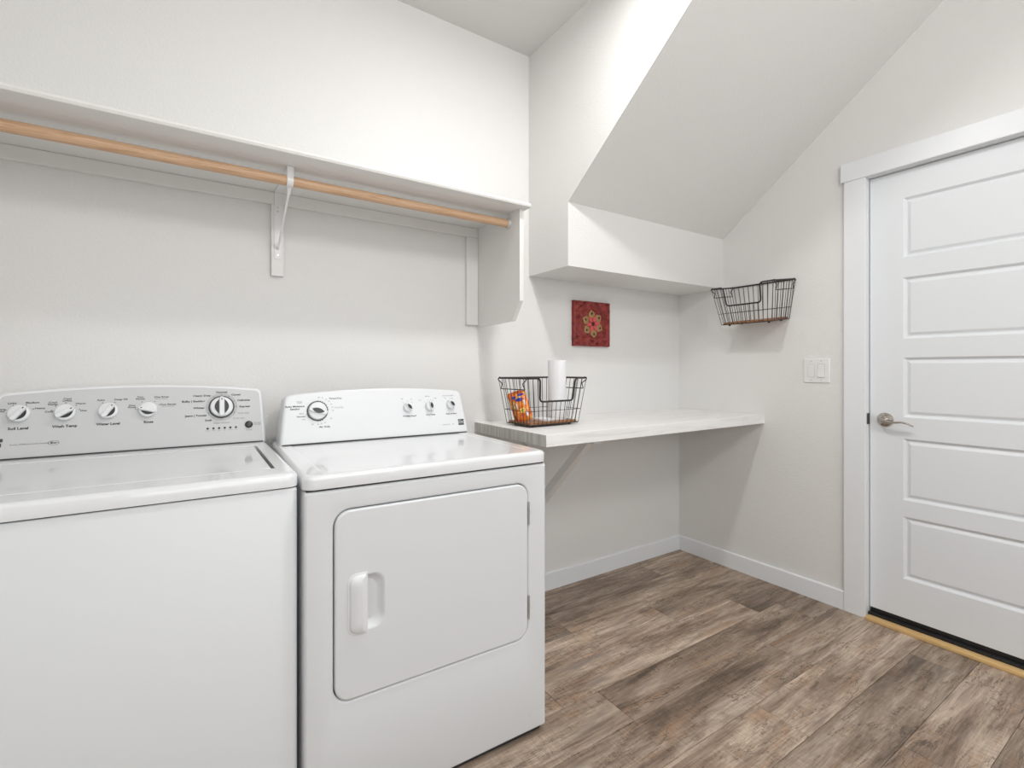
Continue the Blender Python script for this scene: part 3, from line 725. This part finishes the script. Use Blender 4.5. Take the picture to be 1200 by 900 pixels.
# orange packet leaning in the left end of the basket
def packet_mat():
    m = mat('orange_foil', (.85, .22, .03), .28, coat=.3)
    v = coords(m, (1, 1, 1))
    n = nd(m, 'ShaderNodeTexNoise'); n.inputs['Scale'].default_value = 45; n.inputs['Detail'].default_value = 3; lk(m, v, n.inputs['Vector'])
    c = ramp(m, n.outputs['Fac'], [(.34, (.55, .07, .02)), (.46, (.88, .20, .02)), (.60, (.92, .36, .04)), (.68, (.95, .75, .45))])
    lk(m, c, bsdf(m).inputs['Base Color']); return m
M_PKT = packet_mat(); M_BLUE = mat('blue_print', (.03, .06, .42), .35); M_RED = mat('dark_red_print', (.35, .03, .02), .4); M_YEL = mat('yellow_print', (.95, .70, .12), .4); M_MAR = mat('maroon_print', (.12, .03, .06), .4)
def packet(name, label, w_, h_, th, Mw, extra):
    t = thing(name, (0, 0, 0), label, 'snack packet'); t.matrix_world = Mw
    def surf(u, v, s):
        e = (1-abs(u)**2.6)*(1-abs(v)**4)
        q = noise.noise(Vector((u*2.3, v*2.8, s*3.1)))*.006+noise.noise(Vector((u*6, v*7, s*2)))*.003
        x = u*w_/2*(1-.06*(1-abs(v)**2)*0+.03*math.sin(v*9)); 
        return Vector((x, s*(th/2*max(e, 0)**.55+(q if abs(u) < .99 and abs(v) < .99 else 0)*max(e, 0)), (v+1)/2*h_))
    bm = bmesh.new(); N = 16
    for s in (-1, 1):
        g = [[bm.verts.new(surf(-1+2*i/N, -1+2*j/N, s)) for i in range(N+1)] for j in range(N+1)]
        for j in range(N):
            for i in range(N): bm.faces.new((g[j][i], g[j][i+1], g[j+1][i+1], g[j+1][i]))
    bmesh.ops.remove_doubles(bm, verts=bm.verts, dist=2e-5)
    obj('pouch', bm, M_PKT, t, ang=70)
    # crimped seal
    bm = bmesh.new(); loft(bm, [[(x, (.0012 if i % 2 else -.0012)+y_, h_+z) for i, x in enumerate([-w_/2*.97+w_*.97*k/16 for k in range(17)])] for y_, z in ((0, -.004), (0, .009))], False, False, closed=False)
    bmesh.ops.solidify(bm, geom=bm.faces[:], thickness=.0006)
    obj('top_seal', bm, M_PKT, t)
    for (u, v, a, b, mm, nm) in extra:
        bm = bmesh.new(); K = 12
        c = bm.verts.new(surf(u, v, -1)+Vector((0, -.0022, 0)))
        rg = [bm.verts.new(surf(max(-.98, min(.98, u+a*math.cos(2*PI*k/K)*(1+.15*math.sin(k*3)))), max(-.98, min(.98, v+b*math.sin(2*PI*k/K)*(1+.15*math.cos(k*5)))), -1)+Vector((0, -.0014, 0))) for k in range(K)]
        for k in range(K): bm.faces.new((c, rg[k], rg[(k+1) % K]))
        obj(nm, bm, mm, t)
ex = [(-.62, .80, .30, .11, M_BLUE, 'printed_patch'), (.30, .88, .42, .09, M_BLUE, 'printed_patch'), (.0, .55, .5, .13, M_BLUE, 'printed_patch'), (.05, -.25, .38, .17, M_YEL, 'printed_patch'),
      (.12, -.22, .20, .08, M_MAR, 'printed_patch'), (.45, -.55, .16, .2, M_PAPER, 'printed_patch'), (-.5, .15, .10, .22, M_PAPER, 'printed_patch'), (.55, .25, .09, .2, M_PAPER, 'printed_patch')]
Mw = Matrix.Translation(inb(-.106, -.010, .024)) @ Matrix.Rotation(rad(-42), 4, 'Z') @ Matrix.Rotation(rad(-19), 4, 'Y') @ Matrix.Rotation(rad(-10), 4, 'X')
packet('snack_packet', 'crumpled orange foil packet with blue print leaning in the wire basket', .072, .128, .030, Mw, ex)
bm = bmesh.new()
Mw2 = Matrix.Translation(inb(-.098, .030, .022)) @ Matrix.Rotation(rad(-42), 4, 'Z') @ Matrix.Rotation(rad(-19), 4, 'Y') @ Matrix.Rotation(rad(-10), 4, 'X')
packet('snack_packet', 'second orange foil packet, mostly hidden behind the front one in the wire basket', .066, .128, .022, Mw2, [(.0, .80, .5, .12, M_BLUE, 'printed_patch'), (-.3, -.7, .5, .2, M_RED, 'printed_patch')])
# folded white sheet lying on the basket base
p = inb(-.005, -.015, .0186)
fs = obj('folded_paper', B(-.035, .035, -.045, .045, 0, .012, bev=.003), M_PAPER); fs.location = p; fs.rotation_euler = (0, 0, rad(8))
tag(fs, 'small folded white paper lying on the basket base left of the roll', 'paper')

# ------------------------------------------------------------------ red carved tile
def tile():
    w_, h_ = .272, .252; xc, zc = 1.894, 1.436
    t = thing('carved_wall_tile', (xc, YB, zc), 'square red carved wooden wall tile with a pink six-petal flower', 'wall decoration')
    m = mat('red_distressed_paint', (.26, .028, .02), .6)
    v = coords(m); n = nd(m, 'ShaderNodeTexNoise'); n.inputs['Scale'].default_value = 38; n.inputs['Detail'].default_value = 3; lk(m, v, n.inputs['Vector'])
    c = ramp(m, n.outputs['Fac'], [(.30, (.07, .010, .009)), (.42, (.22, .026, .021)), (.7, (.33, .045, .036))]); lk(m, c, bsdf(m).inputs['Base Color'])
    gold = mat('worn_gold_paint', (.36, .22, .09), .55, .2); pink = mat('coral_petal_paint', (.62, .09, .09), .55); dk = mat('dark_red_carving', (.05, .010, .010), .7)
    th = .024
    bm = bmesh.new(); N = 44
    g = []
    for j in range(N+1):
        row = []
        for i in range(N+1):
            a, b = -1+2*i/N, -1+2*j/N
            x = a*w_/2; z = b*h_/2
            if abs(a) == 1: x += noise.noise(Vector((0, b*4, a)))*.0015
            if abs(b) == 1: z += noise.noise(Vector((a*4, 0, b)))*.0015
            q = max(abs(a), abs(b)); d = th
            if .56 < q < .62: d -= .008
            elif q >= .60 and q < .93:      # carved vine border
                d -= .008*(noise.noise(Vector((a*5.5, b*5.5, 1.7))) > .08)
            elif q <= .56: d -= .0025+.005*(math.hypot(a, b) > .50 and noise.noise(Vector((a*8, b*8, 5))) > 0)
            if q > .985: d -= .003
            d += noise.noise(Vector((a*14, b*14, 0)))*.0008
            row.append(bm.verts.new((x, -d, z)))
        g.append(row)
    for j in range(N):
        for i in range(N): bm.faces.new((g[j][i], g[j][i+1], g[j+1][i+1], g[j+1][i]))
    per = g[0][:] + [g[j][N] for j in range(1, N+1)] + g[N][:-1][::-1] + [g[j][0] for j in range(N-1, 0, -1)]
    bk = [bm.verts.new((v_.co.x, -.0005, v_.co.z)) for v_ in per]
    for i in range(len(per)):
        j = (i+1) % len(per); bm.faces.new((per[i], per[j], bk[j], bk[i]))
    bm.faces.new(bk)
    obj('carved_board', bm, m, t, ang=25)
    def petal(name, ang, r0, r1, wd, y, mm, pt=.5):
        pts = []; n = 7
        for i in range(n+1): q = i/n; pts.append((r0+(r1-r0)*q, wd*math.sin(PI*min(q**.8, 1))*.5+.0008))
        out = pts + [(a, -b) for a, b in pts[::-1]]
        ca, sa = math.cos(ang), math.sin(ang)
        f = lambda k, yy: (lambda a, b: (((a-(r0+r1)/2)*k+(r0+r1)/2)*ca-b*k*sa, yy, ((a-(r0+r1)/2)*k+(r0+r1)/2)*sa+b*k*ca))
        bm = bmesh.new(); loft(bm, [[f(1, -th+.004)(a, b) for a, b in out], [f(1, -y+.002)(a, b) for a, b in out], [f(.72, -y)(a, b) for a, b in out]]); obj(name, bm, mm, t, ang=50)
    for k in range(6): petal('gold_leaf', rad(60*k+8+30), .030, .080, .048, th+.002, gold)
    for k in range(6): petal('leaf_vein', rad(60*k+8+30), .050, .068, .013, th+.0032, dk)
    for k in range(6): petal('petal', rad(60*k+8), .010, .049, .0215, th+.007, pink)
    bm = bmesh.new(); loft(bm, [[(a, y, b) for a, b in circ(r, 14)] for y, r in ((-th+.003, .011), (-th-.005, .010), (-th-.008, .005))]); obj('flower_centre', bm, dk, t)
tile()

# ------------------------------------------------------------------ light switch
def switch():
    ya, yb, za, zb = 1.1675, 1.2915, 1.110, 1.235; yc, zc = (ya+yb)/2, (za+zb)/2
    t = thing('light_switch', (XD, yc, zc), 'white double rocker light switch on the wall left of the door', 'light switch')
    def R(i, x): return [(x, y, z) for y, z in rrect(-(yb-ya)/2+i, (yb-ya)/2-i, -(zb-za)/2+i, (zb-za)/2-i, .004)]
    obj('cover_plate', loft(bmesh.new(), [R(0, 0), R(0, -.003), R(.003, -.0062)]), M_WHITE, t)
    for k, c in enumerate((.0235, -.0235)):
        bm = bmesh.new(); prism(bm, rrect(c-.0172, c+.0172, -.0345, .0345, .002, 3), lambda y, z: (-.005, y, z), lambda y, z: (-.0066, y, z)); obj('rocker_frame', bm, M_DIAL, t)
        s = (1 if k == 0 else -1)
        bm = bmesh.new(); loft(bm, [[(x, y, z) for x, y, z in ((-.0062, c-.0155, zz), (-.0062, c+.0155, zz), (xx, c+.0155, zz), (xx, c-.0155, zz))] for zz, xx in ((-.033, -.0070 if s > 0 else -.0115), (0, -.0082), (.033, -.0100 if s > 0 else -.0070))])
        obj('rocker', bm, M_WHITE, t, smooth=False)
        for z in (-.0485, .0485):
            bm = bmesh.new(); loft(bm, [[(x, c+a, z+b) for a, b in circ(r, 12)] for x, r in ((-.0058, .003), (-.0068, .0028))]); obj('screw', bm, M_DIAL, t)
switch()

# ------------------------------------------------------------------ ceiling light fixture (above the frame)
t = thing('ceiling_light', (LX, LY, ZC), 'small round flush ceiling fixture above the middle of the room', 'ceiling light')
bm = bmesh.new(); loft(bm, [[(a, b, z) for a, b in circ(r, 32)] for z, r in ((0, .075), (-.014, .075), (-.02, .060), (-.030, .030))]); obj('base', bm, M_NICKEL, t)
